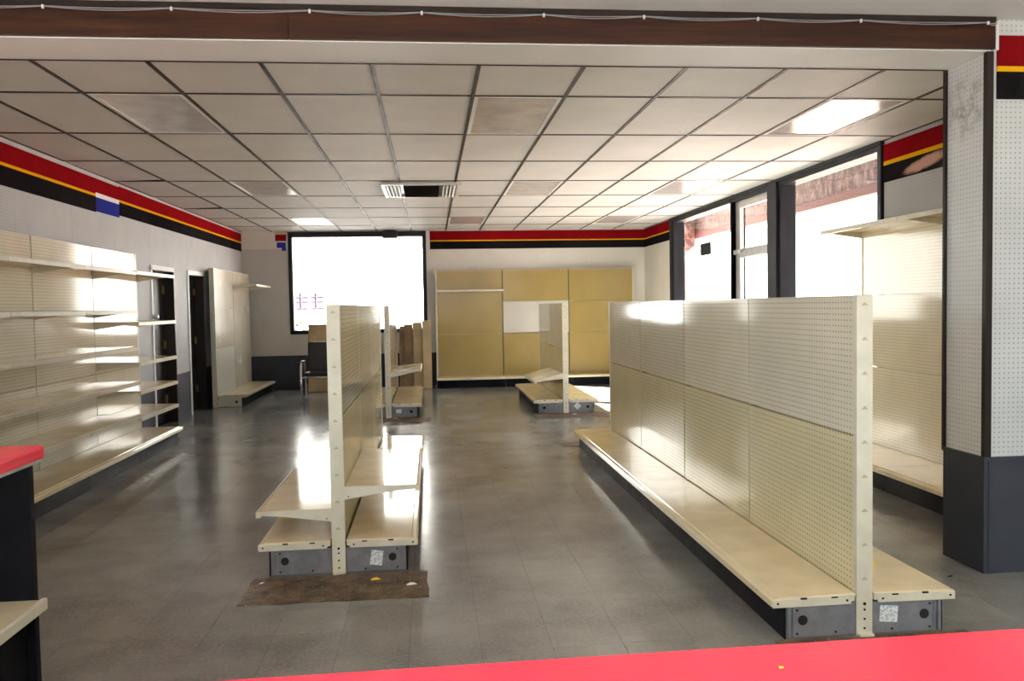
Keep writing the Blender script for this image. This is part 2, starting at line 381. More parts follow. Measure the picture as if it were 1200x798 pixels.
for (ci, rj) in sorted(lights):
    x0, x1 = gx[ci + 1], gx[ci + 2]; y0, y1 = gy[rj], gy[rj + 1]
    t = empty('ceiling_light', ((x0 + x1) / 2, (y0 + y1) / 2, ZC)); t['_off'] = list(t.location)
    tag(t, light_lab[(ci, rj)], 'ceiling light', 'recessed ceiling lights')
    for a, b, c, d in ((x0 + .013, x1 - .013, y0 + .013, y0 + .04), (x0 + .013, x1 - .013, y1 - .04, y1 - .013), (x0 + .013, x0 + .04, y0 + .04, y1 - .04), (x1 - .04, x1 - .013, y0 + .04, y1 - .04)):
        box('frame', (a, b), (c, d), (ZC - 0.004, ZC + 0.012), 'white_paint', t)
    box('lens', (x0 + .04, x1 - .04), (y0 + .04, y1 - .04), (ZC + 0.002, ZC + 0.008), 'lens', t)
    box('housing', (x0 + .013, x1 - .013), (y0 + .013, y1 - .013), (ZC + 0.012, ZC + 0.08), 'white_paint', t)
# --- beam between the two rooms, brown board on its face
beam = struct(empty('beam', (0, 4.1, BZ)), 'white boxed ceiling beam across the opening', 'beam'); beam['_off'] = [0, 4.1, BZ]
box('beam_body', (XL, 2.82), (BY0, BY1), (BZ, 3.08), 'white_paint', beam)
box('edge_bead', (XL, 2.80), (BY1, BY1 + 0.012), (BZ - 0.004, BZ + 0.02), 'dark_trim', beam)
trim = struct(empty('trim_1', (0, BY0, BZ)), 'dark brown stained board along the front of the beam', 'trim'); trim['_off'] = [0, BY0, BZ]
for a, b in ((XL, -0.62), (-0.617, 1.62), (1.623, 2.83)):
    box('board', (a, b), (BY0 - 0.02, BY0), (BZ + 0.005, 2.815), 'wood', trim)
box('top_strip', (XL, 2.83), (BY0 - 0.028, BY0 - 0.02), (2.79, 2.815), 'dark_trim', trim)
# --- front room shell
fc = struct(box('ceiling_front', (XL - 0.3, 7.2), (YF - 0.2, BY0 - 0.0), (2.815, 3.0), 'front_ceil'), 'plain pale grey ceiling in front of the beam', 'ceiling')
box('ceiling_cover', (2.82, 7.2), (BY0, 4.3), (2.815, 3.08), 'front_ceil', fc)
# stub wall / pillar at the right
wr = struct(empty('wall_right_front', (2.82, 3.97, 0)), 'white pegboard stub wall with slate wainscot at the right of the opening', 'wall'); wr['_off'] = [2.82, 3.97, 0]
box('core', (2.83, 7.0), (3.98, 4.29), (0, 2.82), 'wall_ext', wr)
for a, b in ((2.835, 4.04), (4.043, 5.26), (5.263, 6.5)):
    box('wall_panel', (a, b), (3.965, 3.98), (0.60, 2.815), 'white_peg_xz', wr)
    box('wainscot_panel', (a, b), (3.96, 3.98), (0, 0.585), 'wainscot', wr)
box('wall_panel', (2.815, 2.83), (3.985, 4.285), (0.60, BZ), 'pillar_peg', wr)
box('wainscot_panel', (2.808, 2.83), (3.96, 4.30), (0, 0.585), 'wainscot', wr)
box('wainscot_cap', (2.80, 2.835), (3.95, 4.305), (0.585, 0.605), 'wainscot', wr)
box('wainscot_cap', (2.835, 6.5), (3.95, 3.98), (0.585, 0.605), 'wainscot', wr)
box('corner_trim', (2.808, 2.842), (3.955, 3.985), (0.605, BZ), 'dark_trim', wr)
box('corner_trim', (2.80, 2.83), (4.285, 4.305), (0.605, BZ), 'dark_trim', wr)
tb = struct(empty('trim_2', (2.85, 3.96, 2.42)), 'red, yellow and black stripe across the stub wall at the right edge', 'trim'); tb['_off'] = [2.85, 3.96, 2.42]
def stripe(parent, xr, yr, z0, z1, zy0, zy1, zb, black='black_band'):
    box('red_stripe', xr, yr, (zy1, z1), 'red_band', parent); box('yellow_stripe', xr, yr, (zy0, zy1), 'yellow_band', parent)
    box('black_stripe', xr, yr, (zb, zy0), black, parent)
stripe(tb, (2.862, 6.5), (3.955, 3.964), 0, 2.735, 2.556, 2.583, 2.42)
box('end_cap', (2.845, 2.861), (3.945, 3.966), (2.66, 2.80), 'white_paint', tb)
# left wall
wl = struct(empty('wall_left', (XL, 6, 0)), 'white pegboard left wall above a slate wainscot', 'wall'); wl['_off'] = [XL, 6, 0]
D1, D2, DH = (10.19, 11.06), (11.68, 12.46), 1.96
segs = [(YF, -1.9), (2.75, D1[0]), (D1[1], D2[0]), (D2[1], YB)]
for a, b in segs: box('core', (XL - 0.2, XL - 0.012), (a, b), (0, 3.0), 'wall_ext', wl)
for d in (D1, D2): box('core', (XL - 0.2, XL - 0.012), d, (DH, 3.0), 'wall_ext', wl)
box('core', (XL - 0.2, XL), (-1.9, 2.75), (0, 0.45), 'wainscot', wl); box('core', (XL - 0.2, XL), (-1.9, 2.75), (2.65, 3.0), 'wall_plain', wl)
w5 = struct(empty('window_5', (XL, 0.4, 0.45)), 'shop window in the left wall beside the viewpoint, out of frame', 'window'); w5['_off'] = [XL, 0.4, 0.45]
for y in (-1.9, 0.4, 2.69): box('window_frame', (XL - 0.16, XL), (y, y + 0.06), (0.45, 2.65), 'dark_frame', w5)
for y in (-1.84, 0.46): box('pane', (XL - 0.1, XL - 0.094), (y, y + 2.23), (0.45, 2.65), 'glass', w5)
box('backing', (XL - 0.5, XL - 0.3), (3.6, YB), (-0.1, 3.0), 'ceil_slab', wl)
def panels(parent, a, b, zlo, zhi, mat, name='wall_panel', wmax=1.219):
    n = max(1, math.ceil((b - a) / wmax - 1e-6)); s = (b - a) / n
    for k in range(n):
        box(name, (XL - 0.012, XL), (a + k * s + 0.001, a + (k + 1) * s - 0.001), (zlo, zhi), mat, parent)
for a, b in segs:
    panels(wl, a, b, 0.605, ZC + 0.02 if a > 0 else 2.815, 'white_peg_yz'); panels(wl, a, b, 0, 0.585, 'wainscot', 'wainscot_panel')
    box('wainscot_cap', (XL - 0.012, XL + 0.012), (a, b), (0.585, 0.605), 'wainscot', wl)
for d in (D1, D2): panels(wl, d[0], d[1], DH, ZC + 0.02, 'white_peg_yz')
tl = struct(empty('trim_3', (XL, 7, 2.42)), 'red, yellow and black stripe with a blue block along the left wall', 'trim'); tl['_off'] = [XL, 7, 2.42]
xs = (XL, XL + 0.006)
stripe(tl, xs, (2.75, 8.63), 0, 2.755, 2.575, 2.60, 2.42)
box('red_stripe', xs, (8.63, 9.25), (2.615, 2.755), 'red_band', tl); box('white_stripe', xs, (8.63, 9.25), (2.57, 2.615), 'white_band', tl); box('blue_block', xs, (8.63, 9.25), (2.43, 2.57), 'blue_band', tl)
stripe(tl, xs, (9.265, YB), 0, 2.765, 2.595, 2.62, 2.455)
# doors in the left wall
def side_door(name, d, label, knob):
    t = struct(empty(name, (XL, (d[0] + d[1]) / 2, 0)), label, 'door'); t['_off'] = list(t.location)
    fm = 'white_paint' if knob else 'wainscot'
    box('door_frame', (XL - 0.2, XL + 0.015), (d[0] - 0.02, d[0] + 0.03), (0, DH), fm if knob else 'white_paint', t)
    box('door_frame', (XL - 0.2, XL + 0.012), (d[1] - 0.03, d[1] + 0.0), (0, DH), 'dark_trim', t)
    box('door_frame', (XL - 0.2, XL + 0.015), (d[0] - 0.02, d[1]), (DH - 0.035, DH + 0.02), 'white_paint', t)
    leaf = box('door_leaf', (XL - 0.16, XL - 0.12), (d[0] + 0.03, d[1] - 0.03), (0.01, DH - 0.035), 'doorway_unlit', t)  # dark sheet painted as the unlit corridor behind the open doorway
    for a, b in ((0.15, 0.85), (1.0, 1.8)):
        box('panel', (XL - 0.122, XL - 0.112), (d[0] + 0.14, d[1] - 0.14), (a, b), 'doorway_unlit', leaf)
    for z in (0.3, 1.0, 1.7):
        box('hinge', (XL - 0.12, XL - 0.105), (d[1] - 0.09, d[1] - 0.03), (z - 0.05, z + 0.05), 'brass', leaf)
    if knob:
        k = tube('latch', [(0, 0, 0), (0.03, 0, 0), (0.035, 0, 0), (0.06, 0, 0)], 0.025, 'knob', t, 12, (0.015, d[0] - t.location.y, 1.36))
    return t
side_door('door_1', D1, 'dark doorway with white frame and steel latch behind the left shelving', True)
side_door('door_2', D2, 'dark narrow doorway beside the far left wall unit', False)
# back wall with the big window
WX0, WX1, WZ0, WZ1 = -2.47, -0.05, 0.98, 2.785
wb = struct(empty('wall_back', (0, YB, 0)), 'painted back wall with slate wainscot around the large window', 'wall'); wb['_off'] = [0, YB, 0]
for x, z in (((XL - 0.3, WX0), (0, 3.0)), ((WX1, XR + 0.2), (0, 3.0)), ((WX0, WX1), (0, WZ0)), ((WX0, WX1), (WZ1, 3.0))):
    box('core', x, (YB + 0.012, YB + 0.2), z, 'wall_ext', wb)
def bpanels(a, b, z0, z1, mat, name='wall_panel'):
    n = max(1, math.ceil((b - a) / 1.22 - 1e-6)); s = (b - a) / n
    for k in range(n): box(name, (a + k * s + 0.0015, a + (k + 1) * s - 0.0015), (YB, YB + 0.012), (z0, z1), mat, wb)
bpanels(XL, WX0, 0.605, 2.49, 'wall_grey'); bpanels(XL, WX0, 2.494, 2.82, 'wall_plain'); bpanels(WX1, XR, 0.605, 2.82, 'wall_plain'); bpanels(WX0, WX1, 0.605, WZ0, 'wall_grey')
bpanels(XL, XR, 0, 0.585, 'wainscot', 'wainscot_panel')
box('wainscot_cap', (XL, XR), (YB - 0.012, YB + 0.012), (0.585, 0.605), 'wainscot', wb)
tk = struct(empty('trim_4', (2, YB, 2.46)), 'red, yellow and black stripe along the back wall', 'trim'); tk['_off'] = [2, YB, 2.46]
stripe(tk, (WX1 + 0.07, XR), (YB - 0.006, YB), 0, 2.785, 2.60, 2.62, 2.46)
rem = tag(empty('stripe_remnant', (-2.6, YB, 2.46)), 'torn remnant of red and blue striping left of the back window', 'decal'); rem['_off'] = [-2.6, YB, 2.46]
box('red_piece', (-2.69, -2.50), (YB - 0.006, YB), (2.63, 2.745), 'red_band', rem)
prism('blue_piece', [(-0.065, 0.05), (-0.065, 0.145), (0.09, 0.145), (0.09, 0.0), (0.02, 0.0), (0.02, 0.05)], 1, -0.006, 0, 'blue_band', rem)
box('cream_piece', (-2.70, -2.44), (YB - 0.012, YB), (2.75, 2.795), 'tan_board2', rem)
win = struct(empty('window_1', ((WX0 + WX1) / 2, YB, WZ0)), 'large back window, blown out white, in a thin dark frame', 'window'); win['_off'] = list(win.location)
FW = 0.07
for x, z in (((WX0, WX0 + FW), (WZ0, WZ1)), ((WX1 - FW, WX1), (WZ0, WZ1)), ((WX0 + FW, WX1 - FW), (WZ0, WZ0 + FW)), ((WX0 + FW, WX1 - FW), (WZ1 - 0.09, WZ1))):
    box('window_frame', x, (YB - 0.02, YB + 0.18), z, 'dark_frame', win)
box('pane', (WX0 + FW, WX1 - FW), (YB + 0.08, YB + 0.086), (WZ0 + FW, WZ1 - 0.09), 'glass', win)
sn = tag(empty('window_sensor', (-0.68, YB - 0.05, 2.70)), 'small black box fixed to the top of the back window frame', 'sensor'); sn['_off'] = list(sn.location)
box('body', (-0.815, -0.55), (YB - 0.16, YB - 0.02), (2.655, 2.79), 'dark_frame', sn, 0.015)
box('mount_plate', (-0.77, -0.60), (YB - 0.15, YB - 0.03), (2.79, 2.80), 'dark_frame', sn)
# right wall: solid bays, two windows and a glass door
SZ, HZ = 0.15, 2.765
WA, DR, WBn = (6.98, 9.0), (9.32, 10.5), (10.56, 13.1)
wrr = struct(empty('wall_right', (XR, 9, 0)), 'painted right wall with two shop windows and a glass door', 'wall'); wrr['_off'] = [XR, 9, 0]
for y, z in (((4.2, 6.9), (0, 3.0)), ((13.3, YB + 0.2), (0, 3.0)), ((6.9, 13.3), (HZ + 0.03, 3.0)), ((6.9, 9.0), (0, SZ)), ((10.56, 13.3), (0, SZ))):
    box('core', (XR + 0.012, XR + 0.2), y, z, 'wall_ext', wrr)
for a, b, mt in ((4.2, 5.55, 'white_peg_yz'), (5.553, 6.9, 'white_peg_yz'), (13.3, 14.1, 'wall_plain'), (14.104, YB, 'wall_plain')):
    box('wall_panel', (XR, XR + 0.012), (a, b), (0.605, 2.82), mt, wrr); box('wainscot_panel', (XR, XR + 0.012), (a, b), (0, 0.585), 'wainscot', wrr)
for a, b in ((6.9, 9.0), (10.56, 13.3)): box('wainscot_panel', (XR, XR + 0.012), (a, b), (0, SZ), 'wainscot', wrr)
tr = struct(empty('trim_5', (XR, 6, 2.43)), 'red and yellow stripe over a printed black band on the near right wall', 'trim'); tr['_off'] = [XR, 6, 2.43]
xs = (XR - 0.006, XR)
box('red_stripe', xs, (4.3, 6.9), (2.615, 2.76), 'red_band', tr); box('yellow_stripe', xs, (4.3, 6.9), (2.58, 2.615), 'yellow_band', tr)
box('black_stripe', xs, (4.3, 5.85), (2.435, 2.58), 'black_band', tr); box('printed_panel', xs, (5.85, 6.75), (2.435, 2.58), 'hand', tr); box('black_stripe', xs, (6.75, 6.9), (2.435, 2.58), 'black_band', tr)
tq = struct(empty('trim_6', (XR, 14.2, 2.46)), 'red, yellow and black stripe between the windows and the back corner', 'trim'); tq['_off'] = [XR, 14.2, 2.46]
stripe(tq, xs, (13.3, YB - 0.006), 0, 2.785, 2.60, 2.62, 2.46)
def side_window(name, a, b, label):
    t = struct(empty(name, (XR, (a + b) / 2, SZ)), label, 'window'); t['_off'] = list(t.location)
    for y, z in (((a - 0.06, a), (SZ, HZ)), ((b, b + 0.05), (SZ, HZ)), ((a, b), (SZ, SZ + 0.06)), ((a, b), (HZ - 0.05, HZ))):
        box('window_frame', (XR - 0.02, XR + 0.16), y, z, 'dark_frame', t)
    box('pane', (XR + 0.06, XR + 0.066), (a, b), (SZ + 0.06, HZ - 0.05), 'glass', t)
    return t
side_window('window_2', WA[0], WA[1], 'right shop window nearest the pillar, white with glare')
side_window('window_3', WBn[0], WBn[1], 'right shop window beyond the glass door, with a black square on it')
tm = struct(empty('trim_7', (XR, 9.1, 0)), 'dark metal posts and header between the right-hand shop windows', 'trim'); tm['_off'] = [XR, 9.1, 0]
box('post', (XR - 0.05, XR + 0.18), (9.05, 9.30), (0, HZ), 'dark_frame', tm)
box('post', (XR - 0.03, XR + 0.18), (13.15, 13.3), (0, HZ), 'dark_frame', tm)
box('header', (XR - 0.04, XR + 0.18), (6.9, 13.3), (HZ, HZ + 0.033), 'dark_frame', tm)
dr = struct(empty('door_3', (XR, 9.9, 0)), 'glass shop door with pale metal frame and mid rail', 'door'); dr['_off'] = [XR, 9.9, 0]
for y, z in (((DR[0] - 0.02, DR[0] + 0.03), (0, HZ)), ((DR[1], DR[1] + 0.06), (0, HZ)), ((DR[0] + 0.03, DR[1]), (HZ - 0.05, HZ))): box('door_frame', (XR - 0.02, XR + 0.16), y, z, 'dark_frame', dr)
lf = box('door_leaf', (XR + 0.03, XR + 0.08), (DR[1] - 0.15, DR[1]), (0.02, HZ - 0.05), 'alu', dr)
box('stile', (XR + 0.03, XR + 0.08), (DR[0] + 0.03, DR[0] + 0.08), (0.02, HZ - 0.05), 'alu', dr)
box('top_rail', (XR + 0.03, XR + 0.08), (DR[0] + 0.08, DR[1] - 0.15), (HZ - 0.14, HZ - 0.05), 'alu', dr)
rail = box('mid_rail', (XR + 0.02, XR + 0.08), (DR[0] + 0.08, DR[1] - 0.15), (1.99, 2.10), 'alu', dr)
box('bottom_rail', (XR + 0.03, XR + 0.08), (DR[0] + 0.08, DR[1] - 0.15), (0.02, 0.25), 'alu', dr)
box('pane', (XR + 0.052, XR + 0.058), (DR[0] + 0.08, DR[1] - 0.15), (2.10, HZ - 0.14), 'glass', dr)
box('pane', (XR + 0.052, XR + 0.058), (DR[0] + 0.08, DR[1] - 0.15), (0.25, 1.99), 'glass', dr)
box('latch_body', (XR - 0.03, XR + 0.03), (DR[1] - 0.25, DR[1] - 0.06), (2.03, 2.09), 'knob', dr, 0.008)
box('latch_bar', (XR - 0.02, XR + 0.03), (DR[1] - 0.42, DR[1] - 0.20), (2.035, 2.055), 'knob', dr, 0.004)
sg = tag(box('window_sticker', (XR + 0.045, XR + 0.058), (11.53, 11.97), (2.11, 2.29), 'dark_frame'), 'black square stuck on the far right-hand shop window', 'sticker')
# wall behind the camera with its shop front
wf = struct(empty('wall_front', (1.5, YF, 0)), 'wall behind the viewpoint with a wide shop window', 'wall'); wf['_off'] = [1.5, YF, 0]
for x, z in (((XL - 0.5, -1.6), (0, 3.0)), ((4.7, 7.2), (0, 3.0)), ((-1.6, 4.7), (0, 0.15)), ((-1.6, 4.7), (2.75, 3.0))): box('core', x, (YF - 0.2, YF), z, 'wall_plain', wf)
w4 = struct(empty('window_4', (1.8, YF, 0.5)), 'wide shop window behind the viewpoint', 'window'); w4['_off'] = [1.8, YF, 0.5]
for x in (-1.6, 1.52, 4.64): box('window_frame', (x, x + 0.06), (YF - 0.15, YF), (0.15, 2.75), 'dark_frame', w4)
for x in (-1.54, 1.58): box('pane', (x, x + 3.06), (YF - 0.08, YF - 0.074), (0.15, 2.75), 'glass', w4)
struct(box('wall_right_far', (6.8, 7.0), (YF, 3.98), (0, 2.82), 'wall_plain'), 'plain side wall of the front part of the shop', 'wall')

# --- outside
struct(box('ground', (-60, 80), (-60, 90), (-0.30, -0.12), 'ground'), 'dark asphalt ground outside the shop', 'ground')
struct(box('ground_bounce_slab', (-5, 8), (YF - 1.5, YF - 0.2), (-0.12, -0.06), 'apron'), 'unseen pale slab added in front of the shop to bounce light onto its ceiling', 'ground')  # added out of view, reflects daylight up to the front ceiling
struct(box('ground_paving', (8.0, 34), (0, 34), (-0.12, -0.08), 'brick_paving'), 'reddish paved yard beyond the apron', 'ground')
struct(box('ground_apron', (XR + 0.2, 8.0), (2.0, 26), (-0.12, -0.06), 'apron'), 'pale concrete apron outside the right-hand shop windows', 'ground')
cp = tag(empty('canopy', (5.6, 8, 0)), 'salmon canopy edge outside the right-hand shop windows', 'canopy'); cp['_off'] = [5.6, 8, 0]
box('soffit', (XR + 0.2, 5.7), (2.0, 24), (3.22, 3.30), 'ext_white', cp)
box('fascia', (5.6, 5.7), (2.0, 24), (2.88, 3.22), 'fascia', cp); box('fascia_lip', (5.57, 5.73), (2.0, 24), (2.76, 2.88), 'fascia_lip', cp)
box('post', (5.35, 5.56), (17.0, 17.7), (-0.06, 3.22), 'fascia', cp)
def house(loc):
    t = tag(empty('house', loc), 'white house with pink shutters beyond the back window', 'building'); 
    box('wall', (-9, 16), (0, 6), (-0.1, 7.0), 'ext_white', t)
    prism('roof', [(-0.5, 7.0), (3.0, 9.0), (6.5, 7.0)], 0, -9.4, 16.4, 'ext_white', t)
    for k, (x, mt) in enumerate(((-0.03, 'ext_pink'), (0.50, 'ext_mauve'))):
        f = box('window', (x, x + 0.42), (-0.06, 0.02), (1.42, 2.08), 'ext_pink', t); f['_off'] = [x + .21, -.02, 1.75]
        box('pane', (x + 0.04, x + 0.38), (-0.065, -0.05), (1.46, 1.70), 'ext_mauve', f)
        for z in (1.46, 1.70, 1.86): box('glazing_bar', (x - 0.03, x + 0.45), (-0.09, -0.06), (z - 0.015, z + 0.015), 'ext_mauve', f)
        box('glazing_bar', (x + 0.17, x + 0.22), (-0.10, -0.06), (1.42, 2.0), 'ext_mauve', f)
    return t
house((-4.68, 30.0, 0))
bush_v, bush_f = [], []
for k in range(260):
    a, b_, rr = random.uniform(0, 6.28), random.uniform(0, 1.0), random.uniform(0.4, 1.0)
    c = Vector((rr * 0.9 * math.cos(a) * math.sqrt(1 - b_ * b_ * .7), rr * 0.4 * math.sin(a), 0.1 + b_ * rr * 1.25))
    u = Vector((random.uniform(-1, 1), random.uniform(-1, 1), random.uniform(-1, 1))).normalized() * 0.12; v = u.orthogonal().normalized() * 0.06
    n0 = len(bush_v); bush_v += [tuple(c - u), tuple(c + v), tuple(c + u), tuple(c - v)]; bush_f.append((n0, n0 + 1, n0 + 2, n0 + 3))
bs = tag(empty('bush', (-3.9, 28.6, -0.12)), 'yellow-green bush in front of the white house outside', 'bush')
lv = raw('foliage', bush_v, bush_f, 'leaf', bs); lv['kind'] = 'stuff'
tube('stem', [(0, 0, 0), (0.02, 0, 0.5), (-0.05, 0, 0.9)], 0.03, 'brown_board', bs)

# ------------------------------------------------------------------ shop shelving runs
def shelf_part(parent, name, side, y0, y1, xin, depth, z, slope=0.0, mat='deck', flip=False):
    """a metal shelf with turned-down front lip and two tapered brackets; side = +1 / -1"""
    dz = -depth * math.tan(slope)
    t = 0.022
    def pl(p): return [(side * a, b) for a, b in p]
    prof = [(xin, z - 0.012), (xin, z), (xin + depth - 0.012, z + dz), (xin + depth, z + dz - 0.006), (xin + depth, z + dz - 0.034), (xin + depth - 0.02, z + dz - 0.034), (xin + depth - 0.02, z + dz - 0.012)]
    sh = prism(name, pl(prof), 1, y0 + 0.004, y1 - 0.004, mat, parent)
    lip = prism('shelf_lip', pl([(xin + depth, z + dz - 0.004), (xin + depth + 0.006, z + dz - 0.004), (xin + depth + 0.006, z + dz - 0.036), (xin + depth, z + dz - 0.036)]), 1, y0 + 0.004, y1 - 0.004, 'cream_edge', sh)
    br = [(xin - 0.004, z + 0.004), (xin + depth * 0.97, z + dz - 0.001), (xin + depth * 0.97, z + dz - 0.022), (xin + 0.24, z + dz * 0.6 - 0.032), (xin - 0.004, z - 0.068)]
    for ya in (y0 + 0.0005, y1 - 0.0035): prism('bracket', pl(br), 1, ya, ya + 0.003, 'cream_edge', sh)
    disc('rivet', (side * (xin + 0.02), y0, z - 0.05), 0.004, 0.006, 1, 'hole', sh, 8)
    return sh
def run(name, label, cat, loc, rz, n, L, H, sides, depth, shelves, peg_mat='cream_peg', splits=None, base_h=0.145, group=None, stickers=(), lens=None, plate='grey_plate', deck_mats=None, notch=True):
    t = tag(empty(name, loc, R(rz)), label, cat, group)
    P = 0.035                                       # half width of upright
    ys = [k * L for k in range(n + 1)] if lens is None else lens
    n = len(ys) - 1
    for k, y in enumerate(ys):
        w_ = 0.016 if 0 < k < n else 0.03
        y0 = y if k == 0 else (y - w_ if k == n else y - w_ / 2)
        pw = P - 0.014 if 0 < k < n else P
        u = box('upright', (-pw, pw), (y0, y0 + w_), (0.0, H), 'cream_edge' if k in (0, n) else 'standard', t)
        if k == 0 and notch:
            for q in range(9):
                z = 0.24 + q * 0.145 if H < 1.6 else 0.24 + q * 0.2
                if z < H - 0.04:
                    o = box('slot', (-0.012, 0.012), (y0 - 0.0015, y0 + 0.002), (z - 0.003, z + 0.003), 'slotmark', None); o.parent = u; o.location = (0, -w_ / 2, z - H / 2)
                    o2 = box('slot', (-0.006, 0.006), (0, 0.002), (0, 0.012), 'slotmark', None); o2.parent = u; o2.location = (0, -w_ / 2, z - H / 2 + 0.004)
            for q, zz in enumerate((0.03, 0.07, 0.11, 0.135)):
                o = disc('bolt_hole', (0, -w_ / 2, zz - H / 2), 0.005 + 0.002 * (q == 3), 0.004, 1, 'hole', u, 8)
            o = box('foot_tab', (-0.03, 0.03), (0, 0.03), (0, 0.012), 'cream_edge', None); o.parent = u; o.location = (0, -w_ / 2 - 0.012, -H / 2 + 0.006)
    for k in range(n):
        a, b = ys[k] + (0.03 if k == 0 else 0.008), ys[k + 1] - (0.03 if k == n - 1 else 0.008)
        box('top_rail', (-P + 0.006, P - 0.006), (a, b), (H - 0.02, H - 0.002), 'cream_edge', t)
        for s in sides:
            zs = (splits(k, s) if splits else [(0.15, 0.845, 'yellow_peg'), (0.850, H - 0.004, peg_mat)])
            for (z0, z1, mt) in zs:
                box('back_panel', (min(s * (P - 0.01), s * (P - 0.003)), max(s * (P - 0.01), s * (P - 0.003))), (a, b), (z0, z1), mt, t)
            # base: deck, kick plate, end plates
            y0, y1 = ys[k] + 0.002, ys[k + 1] - 0.002
            x0, x1 = P + 0.008, P + 0.008 + depth
            prof = [(x0, base_h + 0.004), (x0, base_h + 0.036), (x1 - 0.035, base_h + 0.036), (x1 - 0.03, base_h + 0.030), (x1 - 0.008, base_h + 0.030), (x1, base_h + 0.022), (x1, base_h - 0.004), (x1 - 0.02, base_h - 0.004), (x1 - 0.02, base_h + 0.004)]
            dk = prism('base_deck', [(s * p, q) for p, q in prof], 1, y0, y1, (deck_mats or {}).get((k, s), 'deck'), t)
            fl = [(x0 + 0.02, base_h - 0.006), (x0 - 0.004, base_h + 0.034), (x1 - 0.004, base_h + 0.024), (x1 - 0.004, base_h - 0.008)]
            if k == 0:
                prism('deck_flange', [(s * p, q) for p, q in fl], 1, y0 - 0.006, y0, 'cream_edge', dk)
                for q in (0.25, 0.62): box('slot', (s * (x0 + depth * q) - 0.014, s * (x0 + depth * q) + 0.014), (y0 - 0.008, y0), (base_h + 0.023, base_h + 0.029), 'hole', dk)
                for q in (0.10, 0.93): disc('rivet', (s * (x0 + depth * q), y0 - 0.006, base_h + 0.01), 0.005, 0.004, 1, 'hole', dk, 8)
            xk = P + depth - 0.055
            box('kick_plate', (min(s * xk, s * (xk + 0.006)), max(s * xk, s * (xk + 0.006))), (y0 + 0.002, y1), (0.0, base_h), 'black', t)
            yb = [ys[k] + 0.006] + ([ys[k + 1] - 0.012] if k == n - 1 else [])
            for y in yb:
                bb = box('base_bracket', (min(s * (P + 0.004), s * (xk - 0.002)), max(s * (P + 0.004), s * (xk - 0.002))), (y, y + 0.006), (0.004, base_h - 0.006), plate, t)
                if k == 0 and y == yb[0]:
                    bb['_off'] = list(bb.location)
                    cx = s * (xk - 0.075)
                    hh = disc('access_hole', (cx - bb.location.x, -0.004, 0.005), 0.021, 0.003, 1, 'hole', bb)
                    box('flange', (min(s * (xk - 0.006), s * (xk - 0.018)), max(s * (xk - 0.006), s * (xk - 0.018))), (y - 0.012, y), (0.006, base_h - 0.008), plate, bb)
                    box('flange', (min(s * (xk - 0.03), s * (xk - 0.036)), max(s * (xk - 0.03), s * (xk - 0.036))), (y - 0.006, y), (0.012, base_h - 0.014), plate, bb)
                    for q, zz in ((0.05, 0.02), (0.05, 0.12), (0.22, 0.02)): disc('bolt', (s * (xk - q) - bb.location.x, -0.004, zz - 0.072), 0.005, 0.004, 1, 'hole', bb, 8)
                    for (ss, off, zz, w2, h2, an) in stickers:
                        if ss == s: 
                            st = box('price_label', (-w2, w2), (-0.001, 0.001), (-h2, h2), 'paper', None); st.parent = bb
                            st.location = (s * off - bb.location.x, -0.0045, zz - bb.location.z); st.rotation_euler = (0, R(an), 0)
    for (k, s, z, d, sl) in shelves:
        shelf_part(t, 'shelf', s, ys[k], ys[k + 1], P + 0.004, d, z, sl)
    return t
# near left gondola, both sides
run('gondola_shelf', 'cream two-sided gondola on a brown stained strip, left of centre', 'gondola', (-0.515, 4.47, 0), 0, 3, 1.2, 1.445, (-1, 1), 0.38,
    [(0, -1, 0.35, 0.385, 0), (0, 1, 0.465, 0.395, 0)], group='double sided gondolas', stickers=[(1, 0.20, 0.075, 0.032, 0.04, 8)])
# big right gondola
run('gondola_shelf', 'long cream pegboard gondola of four bays in the right foreground', 'gondola', (1.805, 3.3, 0), 0, 4, 1.2, 1.442, (-1, 1), 0.365,
    [], group='double sided gondolas', stickers=[(1, 0.11, 0.085, 0.04, 0.035, 4)], lens=[0, 1.19, 2.385, 3.6, 4.82])
# back right gondola
run('gondola_shelf', 'short cream gondola with a tilted shelf in front of the back wall', 'gondola', (1.755, 10.74, 0), 0, 2, 1.18, 1.448, (-1, 1), 0.385,
    [(0, -1, 0.52, 0.37, R(14))], group='double sided gondolas', stickers=[(1, 0.15, 0.09, 0.035, 0.035, 45)])
# back left gondola
run('gondola_shelf', 'cream gondola half hidden behind the near left gondola', 'gondola', (-0.56, 10.76, 0), 0, 2, 1.18, 1.455, (-1, 1), 0.385,
    [(0, 1, 0.585, 0.385, R(-6))], group='double sided gondolas', stickers=[(1, 0.13, 0.085, 0.035, 0.025, 0)])
# left wall run
LZ = [1.805, 1.44, 1.10, 0.775, 0.465]
sh = [(k, 1, z, 0.385, 0) for k in (0, 1, 2, 3) for z in LZ] + [(4, 1, z, 0.385, 0) for z in (1.812, 1.33, 0.95, 0.68, 0.43)]
run('wall_shelving', 'cream shelving run with five rows of shelves along the left wall', 'shelving', (XL + 0.13, 3.40, 0), 0, 5, 1.2, 2.04, (1,), 0.42, sh,
    splits=lambda k, s: [(0.15, 0.845, 'cream_peg'), (0.848, 1.44, 'cream_peg'), (1.443, 2.03, 'cream_peg')], lens=[0, 1.15, 2.3, 3.49, 4.67, 5.83])
# far left wall unit (two bays)
run('wall_shelving', 'cream two-bay wall unit with one high shelf in the far left corner', 'shelving', (XL + 0.11, 12.50, 0), 0, 2, 1.18, 2.05, (1,), 0.40,
    [(1, 1, 1.83, 0.36, R(-2))], splits=lambda k, s: [(0.15, 0.86, 'white_hard' if k == 0 else 'cream_plain'), (0.863, 1.46, 'cream_plain'), (1.463, 2.04, 'cream_plain')], plate='cream', notch=False)
